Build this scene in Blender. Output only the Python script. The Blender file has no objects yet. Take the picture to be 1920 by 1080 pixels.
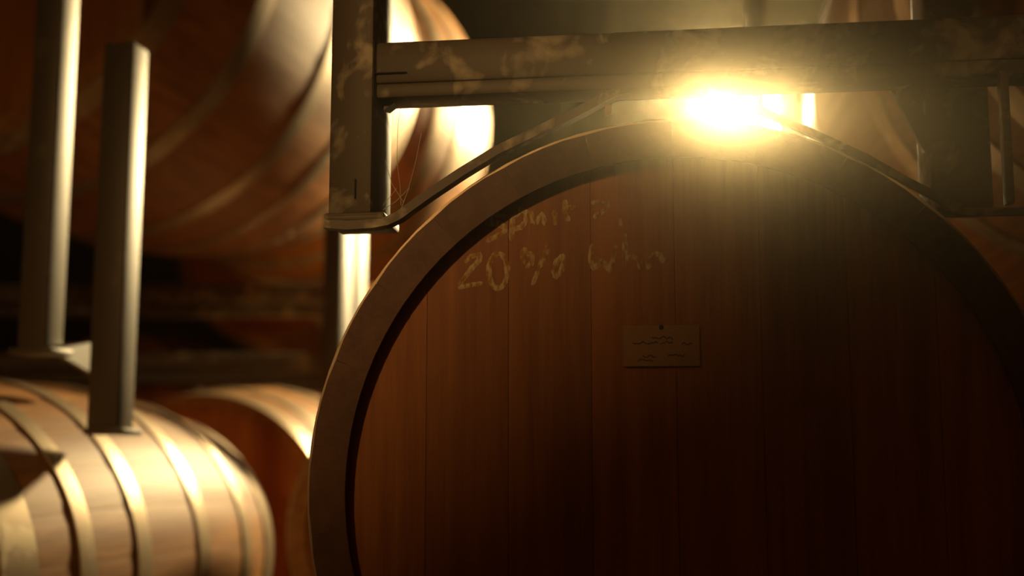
import bpy, bmesh, math, random
from mathutils import Vector, Matrix

random.seed(7)
S = bpy.context.scene
C = S.collection

# ------------------------------------------------------------------ camera
F = 2400.0                      # focal length in px of a 1920 px wide frame
H = 1.52                        # eye height
PITCH = math.atan((880 - 540) / F)
cd = bpy.data.cameras.new('camera')
cd.sensor_width = 36.0
cd.lens = F * 36.0 / 1920.0
cd.clip_start = 0.02
cam = bpy.data.objects.new('camera', cd)
C.objects.link(cam)
cam.location = (0, 0, H)
cam.rotation_euler = (math.pi / 2 + PITCH, 0, 0)
cd.dof.use_dof = True
cd.dof.focus_distance = 1.06
cd.dof.aperture_fstop = 3.0
S.camera = cam

# ------------------------------------------------------------------ world: dark hall, with haze added for the glare round the lamp
W = bpy.data.worlds.new('hall_air')
S.world = W
W.use_nodes = True
wn = W.node_tree.nodes
wl = W.node_tree.links
wn['Background'].inputs['Color'].default_value = (0, 0, 0, 1)
wn['Background'].inputs['Strength'].default_value = 0.0
GLARE_HAZE, HAZE_BACK, HAZE_G = 0.050, 0.0028, 0.977
vs = wn.new('ShaderNodeVolumeScatter')
vs.inputs['Color'].default_value = (1.0, 0.86, 0.58, 1)
# haze densest by the viewer, added to imitate the lamp's lens glare
ge = wn.new('ShaderNodeNewGeometry')
sx = wn.new('ShaderNodeSeparateXYZ')
wl.new(ge.outputs['Position'], sx.inputs[0])
hm_ = wn.new('ShaderNodeMapRange')
hm_.interpolation_type = 'SMOOTHSTEP'
for nm, v_ in (('From Min', 0.25), ('From Max', 0.80), ('To Min', GLARE_HAZE), ('To Max', HAZE_BACK)):
    hm_.inputs[nm].default_value = v_
wl.new(sx.outputs['Y'], hm_.inputs['Value'])
wl.new(hm_.outputs['Result'], vs.inputs['Density'])
W.cycles.volume_step_size = 1.0
S.cycles.volume_max_steps = 8
S.cycles.use_light_tree = False
vs.inputs['Anisotropy'].default_value = HAZE_G
wl.new(vs.outputs['Volume'], wn['World Output'].inputs['Volume'])

# ------------------------------------------------------------------ exposure
LAMP = 1950.0                    # radiance of the flood lamp's lens
FILL_BULB = 760.0                    # radiance of the added pendant bulb that fills the barrel head
S.view_settings.view_transform = 'Standard'
S.view_settings.look = 'None'
S.view_settings.exposure = 0.0
S.view_settings.gamma = 1.0
S.view_settings.use_curve_mapping = False
S.cycles.use_denoising = True
S.cycles.max_bounces = 5
S.cycles.diffuse_bounces = 3
S.cycles.glossy_bounces = 2
S.cycles.caustics_reflective = False
S.cycles.caustics_refractive = False
S.cycles.sample_clamp_indirect = 4.0

# ------------------------------------------------------------------ pixel <-> place helpers
CP, SP = math.cos(PITCH), math.sin(PITCH)
EYE = Vector((0, 0, H))

def ray(px, py):
    a, b = (px - 960) / F, (540 - py) / F
    return Vector((a, CP - b * SP, SP + b * CP))

def at(px, py, y):
    r = ray(px, py)
    return EYE + r * (y / r.y)

class Frame:
    """an upright local frame: x across, y along the barrel axis, z up; yaw turns the axis to the right"""
    def __init__(self, org, yaw):
        self.o = Vector(org)
        self.yaw = math.radians(yaw)
        c, s = math.cos(self.yaw), math.sin(self.yaw)
        self.ax = Vector((c, -s, 0))
        self.ay = Vector((s, c, 0))
    def hit(self, px, py, d=0.0):
        r = ray(px, py)
        t = (self.o + self.ay * d - EYE).dot(self.ay) / r.dot(self.ay)
        v = EYE + r * t - self.o
        return v.dot(self.ax), v.z
    def place(self, ob):
        ob.location = self.o
        ob.rotation_euler = (0, 0, -self.yaw)

# ------------------------------------------------------------------ materials
def mat(name):
    m = bpy.data.materials.new(name)
    m.use_nodes = True
    return m, m.node_tree.nodes, m.node_tree.links, m.node_tree.nodes['Principled BSDF']

def ramp(n, stops):
    r = n.new('ShaderNodeValToRGB')
    e = r.color_ramp.elements
    while len(e) < len(stops):
        e.new(0.5)
    for i, (p, c) in enumerate(stops):
        e[i].position = p
        e[i].color = (*c, 1)
    return r

def wood(name, dark, light, along=(1, 0.05, 1), scale=60, rough=0.55, spec=0.35):
    m, n, l, b = mat(name)
    tc = n.new('ShaderNodeTexCoord')
    oi = n.new('ShaderNodeObjectInfo')
    mp = n.new('ShaderNodeMapping')
    mp.inputs['Scale'].default_value = along
    l.new(tc.outputs['Object'], mp.inputs['Vector'])
    ad = n.new('ShaderNodeVectorMath'); ad.operation = 'MULTIPLY_ADD'
    ad.inputs[1].default_value = (7, 3, 5)
    l.new(oi.outputs['Random'], ad.inputs[0])
    l.new(mp.outputs['Vector'], ad.inputs[2])
    no = n.new('ShaderNodeTexNoise')
    no.inputs['Scale'].default_value = scale
    no.inputs['Detail'].default_value = 6
    no.inputs['Roughness'].default_value = 0.65
    l.new(ad.outputs[0], no.inputs['Vector'])
    r = ramp(n, [(0.3, dark), (0.72, light)])
    l.new(no.outputs['Fac'], r.inputs['Fac'])
    hs = n.new('ShaderNodeHueSaturation')
    mr = n.new('ShaderNodeMapRange')
    mr.inputs['To Min'].default_value = 0.82
    mr.inputs['To Max'].default_value = 1.15
    l.new(oi.outputs['Random'], mr.inputs['Value'])
    l.new(mr.outputs['Result'], hs.inputs['Value'])
    l.new(r.outputs['Color'], hs.inputs['Color'])
    l.new(hs.outputs['Color'], b.inputs['Base Color'])
    bp = n.new('ShaderNodeBump')
    bp.inputs['Strength'].default_value = 0.25
    bp.inputs['Distance'].default_value = 0.002
    l.new(no.outputs['Fac'], bp.inputs['Height'])
    l.new(bp.outputs['Normal'], b.inputs['Normal'])
    b.inputs['Roughness'].default_value = rough
    b.inputs['Specular IOR Level'].default_value = spec
    return m

def steel(name, base, patch, metallic=0.35, rough=0.5, scale=22, lo=0.52, hi=0.62):
    m, n, l, b = mat(name)
    tc = n.new('ShaderNodeTexCoord')
    no = n.new('ShaderNodeTexNoise')
    no.inputs['Scale'].default_value = scale
    no.inputs['Detail'].default_value = 5
    no.inputs['Distortion'].default_value = 0.8
    l.new(tc.outputs['Object'], no.inputs['Vector'])
    vo = n.new('ShaderNodeTexVoronoi')
    vo.inputs['Scale'].default_value = scale * 4
    l.new(tc.outputs['Object'], vo.inputs['Vector'])
    mx = n.new('ShaderNodeMath'); mx.operation = 'MULTIPLY_ADD'
    mx.inputs[1].default_value = -0.12
    l.new(vo.outputs['Distance'], mx.inputs[0])
    l.new(no.outputs['Fac'], mx.inputs[2])
    r = ramp(n, [(lo, base), (hi, patch)])
    l.new(mx.outputs[0], r.inputs['Fac'])
    l.new(r.outputs['Color'], b.inputs['Base Color'])
    b.inputs['Metallic'].default_value = metallic
    b.inputs['Roughness'].default_value = rough
    bp = n.new('ShaderNodeBump')
    bp.inputs['Strength'].default_value = 0.2
    bp.inputs['Distance'].default_value = 0.001
    l.new(mx.outputs[0], bp.inputs['Height'])
    l.new(bp.outputs['Normal'], b.inputs['Normal'])
    return m

def plain(name, col, rough=0.7, metallic=0.0, noise=0.25, scale=8):
    m, n, l, b = mat(name)
    tc = n.new('ShaderNodeTexCoord')
    no = n.new('ShaderNodeTexNoise')
    no.inputs['Scale'].default_value = scale
    no.inputs['Detail'].default_value = 4
    l.new(tc.outputs['Object'], no.inputs['Vector'])
    r = ramp(n, [(0.3, tuple(c * (1 - noise) for c in col)), (0.7, tuple(min(1, c * (1 + noise)) for c in col))])
    l.new(no.outputs['Fac'], r.inputs['Fac'])
    l.new(r.outputs['Color'], b.inputs['Base Color'])
    b.inputs['Roughness'].default_value = rough
    b.inputs['Metallic'].default_value = metallic
    return m

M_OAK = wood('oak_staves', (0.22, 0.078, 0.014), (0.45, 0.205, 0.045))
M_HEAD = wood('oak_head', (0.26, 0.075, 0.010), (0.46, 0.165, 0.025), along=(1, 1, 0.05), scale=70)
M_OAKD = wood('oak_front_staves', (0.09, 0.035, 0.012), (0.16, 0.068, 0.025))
M_HOOP = steel('hoop_steel', (0.34, 0.25, 0.15), (0.50, 0.40, 0.26), metallic=0.55, rough=0.42, scale=14)
M_RACK = steel('galvanised_steel', (0.11, 0.08, 0.048), (0.40, 0.33, 0.21), metallic=0.2, rough=0.55, scale=24, lo=0.46, hi=0.62)
M_POST = steel('rack_steel', (0.085, 0.060, 0.034), (0.12, 0.09, 0.053), metallic=0.2, rough=0.5, scale=18)
M_DARK = plain('black_steel', (0.03, 0.025, 0.02), 0.5, 0.4)
M_WELD = plain('weld_scale', (0.05, 0.035, 0.025), 0.8, 0.2)
M_WALL = plain('hall_wall', (0.10, 0.05, 0.02), 0.9, 0, 0.15, 2)
M_WALL_BOUNCE = plain('left_wall_bounce', (0.16, 0.07, 0.02), 0.9, 0, 0.15, 2)  # lighter, warmer than the other walls to bounce lamp light onto the head
M_FLOOR = plain('concrete_floor', (0.05, 0.03, 0.015), 0.8, 0, 0.2, 5)
M_CEIL = plain('hall_ceiling', (0.03, 0.018, 0.010), 0.9, 0, 0.2, 2)
M_PAPER = plain('paper', (0.44, 0.25, 0.11), 0.9, 0, 0.08, 30)
M_INK = plain('ink', (0.16, 0.08, 0.035), 0.9)
M_WEB = plain('cobweb', (0.8, 0.7, 0.55), 0.6)

def chalk_mat():
    m, n, l, b = mat('chalk')
    b.inputs['Roughness'].default_value = 0.95
    tc = n.new('ShaderNodeTexCoord')
    no = n.new('ShaderNodeTexNoise')
    no.inputs['Scale'].default_value = 380
    no.inputs['Detail'].default_value = 2
    mp = n.new('ShaderNodeMapping')
    mp.inputs['Scale'].default_value = (1, 1, 0.4)
    l.new(tc.outputs['Object'], mp.inputs['Vector'])
    l.new(mp.outputs['Vector'], no.inputs['Vector'])
    r = ramp(n, [(0.36, (0.40, 0.16, 0.035)), (0.62, (0.64, 0.50, 0.25))])
    l.new(no.outputs['Fac'], r.inputs['Fac'])
    l.new(r.outputs['Color'], b.inputs['Base Color'])
    return m
M_CHALK = chalk_mat()

def lens_mat():
    m, n, l, b = mat('lamp_lens')
    tc = n.new('ShaderNodeTexCoord')
    no = n.new('ShaderNodeTexNoise')
    no.inputs['Scale'].default_value = 3
    l.new(tc.outputs['Object'], no.inputs['Vector'])
    r = ramp(n, [(0.0, (1.0, 0.73, 0.34)), (1.0, (1.0, 0.77, 0.38))])
    l.new(no.outputs['Fac'], r.inputs['Fac'])
    l.new(r.outputs['Color'], b.inputs['Emission Color'])
    b.inputs['Emission Strength'].default_value = LAMP
    b.inputs['Base Color'].default_value = (0.8, 0.8, 0.8, 1)
    return m
M_LENS = lens_mat()

# ------------------------------------------------------------------ mesh helpers
def link(name, me, m=None, parent=None):
    o = bpy.data.objects.new(name, me)
    C.objects.link(o)
    if m is not None and not me.materials:
        me.materials.append(m)
    if parent is not None:
        o.parent = parent
    return o

def finish(bm, name, smooth=True, angle=35):
    me = bpy.data.meshes.new(name)
    bmesh.ops.recalc_face_normals(bm, faces=bm.faces)
    bm.to_mesh(me)
    bm.free()
    if smooth:
        for p in me.polygons:
            p.use_smooth = True
        me.set_sharp_from_angle(angle=math.radians(angle))
    return me

def tag(o, label, cat, group=None, kind=None):
    o['label'] = label
    o['category'] = cat
    if group:
        o['group'] = group
    if kind:
        o['kind'] = kind
    return o

def thing(name, label, cat, loc=(0, 0, 0), group=None):
    o = bpy.data.objects.new(name, None)
    C.objects.link(o)
    o.location = loc
    o.empty_display_size = 0.1
    return tag(o, label, cat, group)

def box_me(x0, x1, y0, y1, z0, z1, bev=0.003):
    bm = bmesh.new()
    bmesh.ops.create_cube(bm, size=1)
    bmesh.ops.scale(bm, vec=(x1 - x0, y1 - y0, z1 - z0), verts=bm.verts)
    bmesh.ops.translate(bm, vec=((x0 + x1) / 2, (y0 + y1) / 2, (z0 + z1) / 2), verts=bm.verts)
    if bev:
        bmesh.ops.bevel(bm, geom=bm.edges[:], offset=bev, segments=2, affect='EDGES', profile=0.5)
    return finish(bm, 'box')

def box(name, m, parent, *a, bev=0.003):
    return link(name, box_me(*a, bev=bev), m, parent)

def ribbon_me(pts, y0, y1, t, bev=0.001):
    """flat bar bent in the x-z plane: its lower face follows pts, thickness t, from y0 to y1"""
    bm = bmesh.new()
    n = len(pts)
    rows = []
    for i, (x, z) in enumerate(pts):
        a = pts[max(i - 1, 0)]
        b = pts[min(i + 1, n - 1)]
        dx, dz = b[0] - a[0], b[1] - a[1]
        d = math.hypot(dx, dz)
        nx, nz = -dz / d, dx / d
        if nz < 0:
            nx, nz = -nx, -nz
        rows.append([bm.verts.new(v) for v in ((x, y0, z), (x + nx * t, y0, z + nz * t), (x + nx * t, y1, z + nz * t), (x, y1, z))])
    for i in range(n - 1):
        for k in range(4):
            bm.faces.new((rows[i][k], rows[i][(k + 1) % 4], rows[i + 1][(k + 1) % 4], rows[i + 1][k]))
    bm.faces.new(rows[0])
    bm.faces.new(rows[-1])
    return finish(bm, 'ribbon', True, 40)

def prism_me(poly, y0, y1):
    bm = bmesh.new()
    a = [bm.verts.new((x, y0, z)) for x, z in poly]
    b = [bm.verts.new((x, y1, z)) for x, z in poly]
    n = len(poly)
    bm.faces.new(a)
    bm.faces.new(b)
    for i in range(n):
        bm.faces.new((a[i], a[(i + 1) % n], b[(i + 1) % n], b[i]))
    return finish(bm, 'prism', False)

def tube_me(pts, r, n=6):
    bm = bmesh.new()
    rows = []
    for i, p in enumerate(pts):
        p = Vector(p)
        d = (Vector(pts[min(i + 1, len(pts) - 1)]) - Vector(pts[max(i - 1, 0)])).normalized()
        u = d.orthogonal().normalized()
        v = d.cross(u)
        rows.append([bm.verts.new(p + (u * math.cos(2 * math.pi * k / n) + v * math.sin(2 * math.pi * k / n)) * r) for k in range(n)])
    for i in range(len(rows) - 1):
        for k in range(n):
            bm.faces.new((rows[i][k], rows[i][(k + 1) % n], rows[i + 1][(k + 1) % n], rows[i + 1][k]))
    bm.faces.new(rows[0])
    bm.faces.new(rows[-1])
    return finish(bm, 'tube', True, 60)

# ------------------------------------------------------------------ the hall
def struct(o):
    o['kind'] = 'structure'
    return o
struct(box('floor', M_FLOOR, None, -5, 5, -4, 10, -0.2, 0, bev=0))
struct(box('ceiling', M_CEIL, None, -5, 5, -4, 10, 6.2, 6.4, bev=0))
struct(box('wall_back', M_WALL, None, -5, 5, 10, 10.2, 0, 6.2, bev=0))
struct(box('wall_front', M_WALL, None, -5, 5, -4.2, -4, 0, 6.2, bev=0))
struct(box('wall_left', M_WALL_BOUNCE, None, -5.2, -5, -4, 10, 0, 6.2, bev=0))
struct(box('wall_right', M_WALL, None, 5, 5.2, -4, 10, 0, 6.2, bev=0))
pc = at(1102, 40, 9.7)
struct(box('trim_1', M_CEIL, None, pc.x - 0.155, pc.x + 0.155, 9.6, 10.0, 0, 6.2, bev=0.01))

# ------------------------------------------------------------------ barrels
_cache = {}

def barrel_data(L, rh, rb, hoops, N=26, th=0.030, recess=0.017, boards=8):
    key = (L, rh, rb, tuple(hoops), N)
    if key in _cache:
        return _cache[key]
    def R(s):
        u = (s - L / 2) / (L / 2)
        return rh + (rb - rh) * (1 - u * u)
    bm = bmesh.new()
    ns, na = 16, 4
    half = math.pi / N - 0.0002 / rh
    rows = []
    for i in range(ns + 1):
        s = L * i / ns
        row = []
        for k in range(na + 1):
            a = -half + 2 * half * k / na
            r = R(s) - (0.0008 if k in (0, na) else 0)
            row.append(bm.verts.new((r * math.sin(a), s, r * math.cos(a))))
        for k in range(na, -1, -1):
            a = (-half + 2 * half * k / na) * 1.01
            r = R(s) - th
            row.append(bm.verts.new((r * math.sin(a), s, r * math.cos(a))))
        rows.append(row)
    m = len(rows[0])
    for i in range(ns):
        for k in range(m):
            bm.faces.new((rows[i][k], rows[i][(k + 1) % m], rows[i + 1][(k + 1) % m], rows[i + 1][k]))
    bm.faces.new(rows[0])
    bm.faces.new(rows[-1])
    stave = finish(bm, 'stave')
    hm = []
    for s0, s1 in hoops:
        bm = bmesh.new()
        ng = 96
        prof = [(s0, R(s0)), (s0, R(s0) + 0.0028), ((s0 + s1) / 2, R((s0 + s1) / 2) + 0.0032), (s1, R(s1) + 0.0028), (s1, R(s1))]
        rings = []
        for g in range(ng):
            a = 2 * math.pi * g / ng
            rings.append([bm.verts.new((r * math.sin(a), s, r * math.cos(a))) for s, r in prof])
        for g in range(ng):
            for k in range(5):
                bm.faces.new((rings[g][k], rings[g][(k + 1) % 5], rings[(g + 1) % ng][(k + 1) % 5], rings[(g + 1) % ng][k]))
        hm.append(finish(bm, 'hoop'))
    def board(x0, x1, rr, y0, y1):
        n = 8
        top = [(x0 + (x1 - x0) * i / n) for i in range(n + 1)]
        poly = [(x, math.sqrt(max(rr * rr - x * x, 0))) for x in top] + [(x, -math.sqrt(max(rr * rr - x * x, 0))) for x in reversed(top)]
        clean = []
        for p in poly:
            if not clean or math.hypot(p[0] - clean[-1][0], p[1] - clean[-1][1]) > 1e-6:
                clean.append(p)
        if math.hypot(clean[0][0] - clean[-1][0], clean[0][1] - clean[-1][1]) < 1e-6:
            clean.pop()
        return prism_me(clean, y0, y1)
    hb = []
    for s0, s1 in ((recess, recess + 0.02), (L - recess - 0.02, L - recess)):
        rr = R(s0) - th + 0.002
        w = 2 * rr / boards
        for k in range(boards):
            hb.append(board(-rr + k * w + 0.0002, -rr + (k + 1) * w - 0.0002, rr, s0, s1))
    bm = bmesh.new()
    bmesh.ops.create_cone(bm, cap_ends=True, segments=10, radius1=0.006, radius2=0.004, depth=0.004)
    rivet = finish(bm, 'rivet')
    _cache[key] = (stave, hm, hb, R, rivet)
    return _cache[key]

HOOPS = ((0.0, 0.040), (0.105, 0.145), (0.270, 0.310), (0.620, 0.660), (0.785, 0.825), (0.890, 0.930))

def barrel(label, fr, L=0.93, rh=0.30, rb=0.345, hoops=HOOPS, N=26, group='oak barrels in the stacks', sm=M_OAK, hm=M_HEAD, rivets=True, roll=0.0):
    stave, hoopm, boards, R, rivet = barrel_data(L, rh, rb, hoops, N)
    t = thing('wine_barrel', label, 'barrel', group=group)
    fr.place(t)
    for k in range(N):
        o = link('stave', stave, sm, t)
        o.rotation_euler = (0, 2 * math.pi * (k + 0.5) / N + roll, 0)
    for me, (s0, s1) in zip(hoopm, hoops):
        o = link('hoop', me, M_HOOP, t)
        if rivets:
            s = (s0 + s1) / 2
            for da in (0.0, 0.07):
                a = 2.7 + da
                rv = link('rivet', rivet, M_HOOP, o)
                rr = R(s) + 0.004
                rv.location = (rr * math.sin(a), s, rr * math.cos(a))
                rv.rotation_euler = (0, a, 0)
    for me in boards:
        link('head_board', me, hm, t)
    return t

# ---- the front barrel, chalk marked
FY = 7.5
FB = Frame(at(1272, 920, 1.022), FY)
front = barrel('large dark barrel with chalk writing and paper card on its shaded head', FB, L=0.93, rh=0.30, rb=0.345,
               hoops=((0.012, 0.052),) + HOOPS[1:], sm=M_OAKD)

# ---- the stack to the left, turned further
SY = 17.6
def stack_frame(px, py, y, yaw=SY):
    return Frame(at(px, py, y), yaw)
E_FR = stack_frame(-69, -200, 2.12, 14.5)
EH = ((0.0, 0.05), (0.205, 0.25), (0.475, 0.52), (0.68, 0.72), (0.90, 0.945), (1.095, 1.145))
big = barrel('big dark red-brown barrel hanging above the two lit rack posts', E_FR, L=1.145, rh=0.452, rb=0.522, hoops=EH, N=32)
E2 = barrel('brightly lit cream barrel seen between rack post and chalk-marked barrel', stack_frame(487, 156, 3.30, 12.8), L=0.80, rh=0.40, rb=0.505,
            hoops=((0.0, 0.05), (0.13, 0.17), (0.25, 0.29), (0.51, 0.55), (0.63, 0.67), (0.755, 0.80)), N=30)
A_FR = stack_frame(-349, 1116, 1.50, 11.2)
A = barrel('low barrel with lit steel hoops carrying the rack posts, bottom corner of photo', A_FR, L=0.80, rh=0.236, rb=0.270,
           hoops=((0.0, 0.058), (0.135, 0.165), (0.261, 0.295), (0.438, 0.475), (0.62, 0.655), (0.752, 0.80)))
C_FR = stack_frame(365, 1022, 2.74, 14)
Cb = barrel('barrel with dark head and lit rim just behind the low hooped barrel', C_FR, rh=0.315, rb=0.355)
B_FR = stack_frame(766, 1000, 2.03, 12)
Bb = barrel('small brown shaded keg half hidden behind the chalk-marked barrel', B_FR, L=0.40, rh=0.200, rb=0.212,
            hoops=((0.0, 0.03), (0.07, 0.10), (0.30, 0.33), (0.37, 0.40)), N=22)
D_FR = Frame(at(2330, -170, 1.30), 4)
Db = barrel('orange lit barrel beyond the lamp gap, under the end of the beam', D_FR, rh=0.31, rb=0.36)
F1 = barrel('orange barrel far behind, below the big red-brown barrel', Frame(at(500, 470, 4.2), 8))
F2 = barrel('dim orange barrel far behind, between rack post and horizontal beams', Frame(at(215, 800, 4.2), 8))

# ------------------------------------------------------------------ front rack (saddle rack standing on the front barrel)
R1 = thing('barrel_rack', 'dark mottled galvanised steel rack saddle standing on the chalk-marked barrel', 'rack', group='steel barrel racks')
FB.place(R1)
p = lambda x, y, d=0.0: FB.hit(x, y, d)
T = 0.045
xl0, _ = p(614, 200)
xl1, _ = p(701, 200)
zb = p(664, 404)[1]
wl2 = (xl1 - xl0) / 2
pu = box('upright', M_RACK, R1, -wl2, wl2, 0.0, T, zb, zb + 0.75, bev=0.004)
pu.location.x = (xl0 + xl1) / 2
pu.rotation_euler.z = math.radians(-10)     # added turn keeps its side face out of the lamp light
xr0, _ = p(1881, 250)
xr1, _ = p(1897, 250)
zt0 = p(720, 181)[1]
zt1 = p(720, 76)[1]
zr = p(1885, 376)[1]
box('upright', M_RACK, R1, xr0, xr1, 0.0, 0.012, zr - 0.002, zt0 + 0.002, bev=0.001)
xbr = p(2060, 150)[0]
box('beam', M_RACK, R1, xl1 - 0.001, xbr, 0.002, T - 0.002, zt0 + 0.012, zt1, bev=0.004)
box('beam_flange', M_RACK, R1, xl1 - 0.001, xbr, 0.004, T - 0.004, zt0, zt0 + 0.013, bev=0.003)
# the bent saddle strap
sp = [(608, 428), (650, 432), (700, 429), (730, 423), (752, 413), (778, 394), (810, 371), (870, 331), (935, 291), (1003, 258), (1080, 222), (1140, 190), (1165, 179), (1180, 176)]
pl = [p(*q) for q in sp]
link('saddle_strap', ribbon_me(pl, -0.004, 0.010, 0.0075), M_RACK, R1)
sr = [(1290, 168), (1315, 171), (1345, 183), (1400, 203), (1474, 236), (1519, 256), (1621, 303), (1698, 347), (1745, 372), (1775, 392), (1800, 404), (1840, 405), (1960, 403)]
prr = [p(*q) for q in sr]
link('saddle_strap', ribbon_me(prr, -0.003, 0.003, 0.006), M_RACK, R1)
# foot plate under the upright, weld beads and seams
fx0, fz0 = p(608, 428)
fx1, _ = p(722, 428)
box('foot_plate', M_RACK, R1, fx0, fx1, -0.004, 0.055, zb - 0.006, zb + 0.002, bev=0.002)
def px_box(name, m, x0, y0, x1, y1, d0, d1, bev=0.0008):
    a = p(x0, y1, d0)
    b = p(x1, y0, d0)
    return box(name, m, R1, a[0], b[0], d0, d1, a[1], b[1], bev=bev)
px_box('weld_seam', M_WELD, 663, 334, 667, 372, -0.0030, 0.004)
px_box('weld_seam', M_WELD, 702, 133, 762, 138, -0.0010, 0.004)
px_box('weld_seam', M_WELD, 697, 76, 703, 182, -0.0015, 0.003)
px_box('weld_seam', M_WELD, 612, 400, 706, 407, -0.004, 0.004)
link('gusset', prism_me([(xl1, zt0 + 0.002), (xl1 + 0.016, zt0 + 0.002), (xl1, zt0 - 0.010)], 0.018, 0.034), M_RACK, R1)
link('gusset', prism_me([(xr1, zt0 + 0.002), (xr1 + 0.006, zt0 + 0.002), (xr1, zt0 - 0.005)], 0.002, 0.010), M_RACK, R1)
# rear upright on the right and the top rails out of frame
q0 = FB.hit(1746, 300, 0.13)
q1 = FB.hit(1864, 300, 0.13)
qz = FB.hit(1800, 392, 0.13)[1]
wq = (q1[0] - q0[0]) / 2
pq = box('upright', M_RACK, R1, -wq, wq, 0.13, 0.175, qz, zb + 0.75, bev=0.004)
pq.data.transform(Matrix.Translation((0, -0.13, 0)))
pq.location = ((q0[0] + q1[0]) / 2, 0.13, 0)
pq.rotation_euler.z = math.radians(7)
kb = [FB.hit(*q, 0.145) for q in ((1664, 152), (1700, 222), (1728, 276), (1742, 296), (1760, 310), (1760, 60), (1620, 60))]
link('gusset', prism_me(kb, 0.145, 0.153), M_RACK, R1)
box('top_rail', M_RACK, R1, xl0, q1[0], 0.0, T, zb + 0.75, zb + 0.80, bev=0.004)
box('top_rail', M_RACK, R1, q0[0], q1[0], T, 0.175, zb + 0.75, zb + 0.80, bev=0.004)

# paper scrap caught at the saddle, cobweb strands, a drop under the beam
def strip(name, m, parent, pts, d, r):
    return link(name, tube_me([(p(x, y, d)[0], d, p(x, y, d)[1]) for x, y in pts], r, 5), m, parent)
sc = thing('paper_scrap', 'tiny pale paper scrap hanging between saddle strap and barrel top', 'paper')
FB.place(sc)
a = p(1134, 218, 0.03); b = p(1148, 196, 0.03); c = p(1147, 214, 0.03); e = p(1135, 196, 0.03)
link('sheet', prism_me([a, c, b, e], 0.03, 0.0306), M_PAPER, sc)
web = thing('cobweb', 'fine cobweb threads in the corner between steel post and saddle strap', 'cobweb')
FB.place(web)
for pts in ([(752, 184), (746, 240), (744, 300), (750, 350), (752, 385)], [(790, 250), (780, 300), (766, 355), (752, 392)], [(718, 385), (735, 365), (744, 352)],
            [(716, 400), (700, 388), (703, 384)], [(722, 300), (735, 345), (757, 380)], [(717, 394), (742, 378), (768, 352)]):
    strip('thread', M_WEB, web, pts, 0.02, 0.00022)

# ------------------------------------------------------------------ chalk writing and card on the front head
hd = 0.017
def head_pt(zx, zy):
    return p(840 + zx / 4.364, 340 + zy / 4.364, hd)
def stroke_me(pts, w, y):
    """chalk stroke: a thin raised ribbon lying on the head"""
    fine = []
    for i in range(len(pts) - 1):
        for k in range(4):
            t = k / 4
            fine.append((pts[i][0] * (1 - t) + pts[i + 1][0] * t, pts[i][1] * (1 - t) + pts[i + 1][1] * t))
    fine.append(pts[-1])
    bm = bmesh.new()
    rows = []
    n = len(fine)
    for i, (x, z) in enumerate(fine):
        a, b = fine[max(i - 1, 0)], fine[min(i + 1, n - 1)]
        dx, dz = b[0] - a[0], b[1] - a[1]
        dd = math.hypot(dx, dz) or 1
        ww = w * (0.5 if i in (0, n - 1) else random.uniform(0.8, 1.15)) / 2
        nx, nz = -dz / dd * ww, dx / dd * ww
        rows.append((bm.verts.new((x - nx, y, z - nz)), bm.verts.new((x + nx, y, z + nz)), bm.verts.new((x, y - 0.0004, z))))
    for i in range(n - 1):
        r, s = rows[i], rows[i + 1]
        bm.faces.new((r[0], r[2], s[2], s[0]))
        bm.faces.new((r[2], r[1], s[1], s[2]))
    me = finish(bm, 'stroke', False)
    return me
def ell(cx, cy, rx, ry, n=14):
    return [(cx + rx * math.sin(2 * math.pi * i / n), cy - ry * math.cos(2 * math.pi * i / n)) for i in range(n + 1)]
chalk = [
    [(470, 290), (400, 276), (335, 305), (325, 345), (395, 352), (455, 368), (465, 410), (400, 452), (310, 490)],
    [(345, 330), (420, 335), (470, 385)],
    [(532, 275), (525, 380), (515, 490)], [(540, 290), (600, 232), (645, 250), (635, 330), (595, 378), (530, 392)],
    [(680, 240), (688, 345)], [(710, 356), (768, 265), (800, 362)], [(868, 233), (880, 360)],
    [(962, 150), (952, 245), (990, 330)], [(955, 220), (1045, 210)],
    [(1170, 175), (1312, 180), (1280, 235), (1190, 300)], [(1415, 305), (1420, 365)],
    [(135, 665), (190, 615), (258, 594), (258, 645), (200, 705), (150, 770), (90, 850)], [(82, 872), (180, 850), (285, 832)],
    ell(410, 732, 76, 146),
    [(630, 540), (612, 620), (620, 690)], [(590, 580), (640, 590), (692, 600), (680, 680), (630, 706)],
    [(825, 510), (790, 610), (745, 710)], [(745, 710), (690, 850)],
    [(955, 600), (890, 650), (865, 740), (882, 785), (932, 720), (952, 605)],
    [(1180, 510), (1165, 640), (1190, 715), (1262, 650), (1322, 735), (1355, 620), (1378, 520)],
    [(1452, 430), (1442, 690)], [(1445, 650), (1505, 612), (1562, 640), (1575, 722)],
    [(1640, 620), (1640, 722)], [(1640, 640), (1700, 590), (1748, 605), (1758, 675)],
]
for st in chalk:
    link('chalk_stroke', stroke_me([head_pt(*q) for q in st], 0.0046, hd - 0.0002), M_CHALK, front)
card = thing('paper_card', 'small paper card tacked to the middle of the chalk-marked barrel head', 'card')
FB.place(card)
a = p(1169, 688, hd); b = p(1311, 610, hd)
sheet = box('sheet', M_PAPER, card, a[0], b[0], hd - 0.004, hd - 0.003, a[1], b[1], bev=0)
random.seed(3)
for (x0, x1, y) in ((1222, 1262, 634), (1186, 1234, 642), (1238, 1262, 643), (1278, 1298, 645), (1205, 1230, 668), (1252, 1284, 667), (1196, 1224, 676)):
    pts = []
    n = max(4, int((x1 - x0) / 4))
    for i in range(n + 1):
        pts.append(p(x0 + (x1 - x0) * i / n, y + random.uniform(-3, 3), hd - 0.004))
    link('ink_line', stroke_me(pts, 0.0011, hd - 0.0042), M_INK, card)
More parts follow.
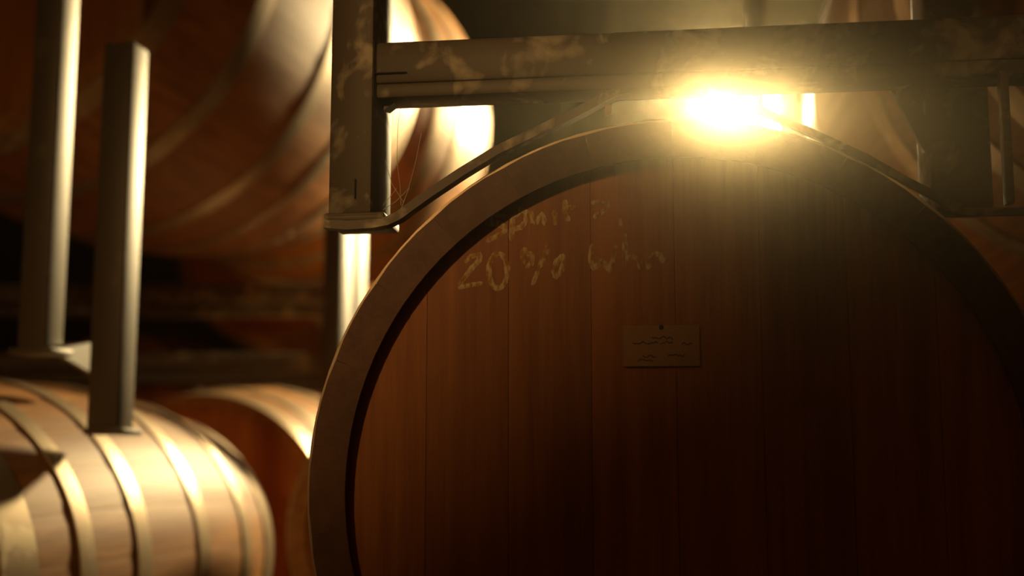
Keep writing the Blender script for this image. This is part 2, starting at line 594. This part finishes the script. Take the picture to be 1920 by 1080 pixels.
for x, y in ((1240, 615),):
    q = p(x, y, hd)
    bm = bmesh.new()
    bmesh.ops.create_uvsphere(bm, u_segments=10, v_segments=6, radius=0.002)
    o = link('tack', finish(bm, 'tack'), M_DARK, card)
    o.location = (q[0], hd - 0.0045, q[1])

# ------------------------------------------------------------------ racks of the stack on the left
R2 = thing('barrel_rack', 'rack with two lit posts standing on the low hooped barrel', 'rack', group='steel barrel racks')
G = Frame(at(205, 806, 1.64), 11)
G.place(R2)
g = lambda x, y, d=0.0: G.hit(x, y, d)
a = g(160, 806); b = g(219, 806); c = g(183, 80)
W2 = b[0] - a[0]
top = c[1]
box('upright', M_POST, R2, a[0], b[0], 0, 0.045, a[1], top, bev=0.004)
box('foot_plate', M_POST, R2, a[0] - 0.002, b[0] + 0.010, -0.004, 0.05, a[1] - 0.006, a[1] + 0.002, bev=0.002)
e = g(30, 655); f = g(84, 655)
box('upright', M_POST, R2, e[0], f[0], 0, 0.045, e[1], top + 0.5, bev=0.004)
# bracket tying both uprights
br = bmesh.new()
q_ = [(96, 655, 0.01), (112, 645, 0.01), (182, 640, 0.13), (182, 705, 0.13)]
lo_ = [br.verts.new((g(x, y, d_)[0], d_, g(x, y, d_)[1])) for x, y, d_ in q_]
hi_ = [br.verts.new((v_.co.x - 0.012, v_.co.y + 0.008, v_.co.z)) for v_ in lo_]
br.faces.new(lo_)
br.faces.new(hi_)
for i_ in range(4):
    br.faces.new((lo_[i_], lo_[(i_ + 1) % 4], hi_[(i_ + 1) % 4], hi_[i_]))
link('bracket', finish(br, 'bracket', False), M_POST, R2)
box('beam', M_POST, R2, e[0] - 0.4, e[0] + 0.01, 0.0, 0.045, top + 0.30, top + 0.345, bev=0.004)
box('foot_plate', M_POST, R2, e[0] - 0.01, f[0] + 0.012, -0.004, 0.05, e[1] - 0.006, e[1] + 0.002, bev=0.002)

R3 = thing('barrel_rack', 'rack with twin cream lit post sides seen under the galvanised saddle foot', 'rack', group='steel barrel racks')
K = Frame(at(622, 520, 2.42), 20)
K.place(R3)
k = lambda x, y, d=0.0: K.hit(x, y, d)
a = k(606, 500); b = k(639, 500)
zl, zh = 0.0 - K.o.z, k(650, 396)[1]
box('upright', M_POST, R3, a[0], b[0], 0, 0.052, zl, zh, bev=0.003)
box('upright', M_POST, R3, a[0], b[0], 0.056, 0.11, zl, zh, bev=0.003)

# horizontal rack beams far behind
R4 = thing('barrel_rack', 'far rack of horizontal beams below the orange barrel', 'rack', group='steel barrel racks')
R4.location = (0, 0, 0)
def far_beam(x0, x1, y0, y1, depth, m=M_RACK, t=0.05):
    a = at(x0, y1, depth); b = at(x1, y0, depth)
    return box('beam', m, R4, a.x, b.x, depth, depth + t, a.z, b.z, bev=0.004)
far_beam(-300, 660, 532, 566, 3.15)
far_beam(-300, 660, 569, 592, 3.20)
far_beam(-300, 660, 662, 694, 3.15)
far_beam(-300, 660, 697, 722, 3.13, M_POST)
a = at(-280, 600, 3.2)
box('upright', M_RACK, R4, a.x - 0.025, a.x + 0.025, 3.2, 3.25, 0, 1.97)
a = at(650, 722, 3.2)
b = at(650, 532, 3.2)
box('upright', M_RACK, R4, a.x - 0.02, a.x + 0.02, 3.2, 3.24, a.z, b.z)

# ------------------------------------------------------------------ steel pipe upright before the lamp
a = at(1409, 200, 2.35); b = at(1440, 200, 2.35)
pp = thing('steel_post', 'slim dark steel post crossing the bright flood lamp', 'post', (a.x, 2.35, 0))
box('shaft', M_DARK, pp, 0, b.x - a.x, 0, 0.03, 0.008, 3.6, bev=0.003)
box('base_plate', M_DARK, pp, -0.05, b.x - a.x + 0.05, -0.05, 0.08, 0, 0.008, bev=0.002)

# ------------------------------------------------------------------ flood lamp on a stand
LY = 4.6
lc = at(1386, 201, LY)
lamp = thing('flood_lamp', 'glaring warm flood lamp shining through the gap above the barrel', 'lamp', (lc.x, LY, lc.z))
lw, lh = 0.128, 0.098
lens = box('lens', M_DARK, lamp, -lw, lw, -0.006, 0.0, -lh, lh, bev=0)
lens.data.materials.append(M_LENS)
for f_ in lens.data.polygons:            # only the front of the lens shines
    f_.material_index = 1 if f_.normal.y < -0.9 else 0
hs = box('housing', M_DARK, lamp, -lw - 0.012, lw + 0.012, 0.001, 0.10, -lh - 0.012, lh + 0.012, bev=0.008)
for x0, x1, z0, z1 in ((-lw - 0.014, -lw - 0.002, -lh - 0.014, lh + 0.014), (lw + 0.002, lw + 0.014, -lh - 0.014, lh + 0.014),
                       (-lw - 0.014, lw + 0.014, -lh - 0.014, -lh - 0.002), (-lw - 0.014, lw + 0.014, lh + 0.002, lh + 0.014)):
    box('bezel', M_DARK, lamp, x0, x1, -0.02, 0.002, z0, z1, bev=0.002)
box('yoke', M_DARK, lamp, -0.012, 0.012, 0.10, 0.125, -0.25, 0.02, bev=0.003)
box('pole', M_DARK, lamp, -0.014, 0.014, 0.10, 0.128, -lc.z + 0.02, -0.2, bev=0.004)
for an in (0, 120, 240):
    an = math.radians(an)
    link('leg', tube_me([(0, 0.114, 0.6 - lc.z), (0.42 * math.sin(an), 0.114 + 0.42 * math.cos(an), 0.014 - lc.z)], 0.01, 8), M_DARK, lamp)
lamp.rotation_euler = (0, 0, math.radians(-16))

# ------------------------------------------------------------------ supports below the frame: trestle racks carrying the barrels
def trestle(label, fr, L, rb, rh):
    t = thing('barrel_rack', label, 'rack', group='steel barrel racks')
    fr.place(t)
    t.location.z = 0
    zc = fr.o.z
    for s in (0.16 * L, 0.84 * L):
        u = (s - L / 2) / (L / 2)
        r = rh + (rb - rh) * (1 - u * u) + 0.004
        pts = [(r * math.sin(math.radians(x)), zc - r * math.cos(math.radians(x)) - 0.006) for x in range(-50, 51, 10)]
        link('saddle_strap', ribbon_me(pts, s - 0.03, s + 0.03, 0.006), M_RACK, t)
        zz = zc - r - 0.02
        box('beam', M_RACK, t, -0.30, 0.30, s - 0.022, s + 0.022, zz - 0.05, zz, bev=0.004)
        for x in (-0.30, 0.30):
            box('upright', M_RACK, t, x - 0.022, x + 0.022, s - 0.022, s + 0.022, 0, zc - r * 0.62 if False else zz + 0.02, bev=0.004)
    return t
trestle('rack legs under the chalk-marked barrel, below the picture', FB, 0.93, 0.345, 0.30)
trestle('rack legs under the low hooped barrel, below the picture', A_FR, 0.80, 0.270, 0.236)


# added unseen behind the viewer to light and shade the head: a barrel on its rack and a shaded pendant lamp
N_FR = Frame((-0.525, -1.5, 1.988), 0)
barrel('added unseen oak barrel behind the viewer, shading the chalk-marked head', N_FR)
nr = trestle('added unseen tall rack behind the viewer, carrying the shading barrel', N_FR, 0.93, 0.345, 0.30)
box('upright', M_RACK, nr, -0.065, 0.02, 0.94, 1.0, 0, 3.2, bev=0.004)  # added post, blocks the pendant light from the right end of the rack
bulb = thing('added_pendant_lamp', 'added orange pendant lamp with dark metal shade, unseen behind the viewer', 'lamp', (-0.95, -1.3, 2.55))
bm = bmesh.new()
bmesh.ops.create_uvsphere(bm, u_segments=12, v_segments=8, radius=0.06)
m, n, l, b = mat('fill_bulb_glass')
b.inputs['Emission Color'].default_value = (1.0, 0.56, 0.20, 1)
b.inputs['Emission Strength'].default_value = FILL_BULB
link('glass', finish(bm, 'bulb'), m, bulb)
bm = bmesh.new()
prof = [(0.02, 0.15), (0.05, 0.13), (0.13, 0.05), (0.21, -0.042), (0.212, -0.040), (0.132, 0.053), (0.05, 0.134), (0.02, 0.154)]
rg = [[bm.verts.new((r_ * math.cos(2 * math.pi * q / 32), r_ * math.sin(2 * math.pi * q / 32), z_)) for r_, z_ in prof] for q in range(32)]
for q in range(32):
    for w_ in range(8):
        bm.faces.new((rg[q][w_], rg[q][(w_ + 1) % 8], rg[(q + 1) % 32][(w_ + 1) % 8], rg[(q + 1) % 32][w_]))
link('shade', finish(bm, 'shade'), M_DARK, bulb)
link('socket', tube_me([(0, 0, 0.055), (0, 0, 0.17)], 0.019, 12), M_DARK, bulb)
link('cord', tube_me([(0, 0, 0.16), (0, 0, 3.65)], 0.003, 6), M_DARK, bulb)
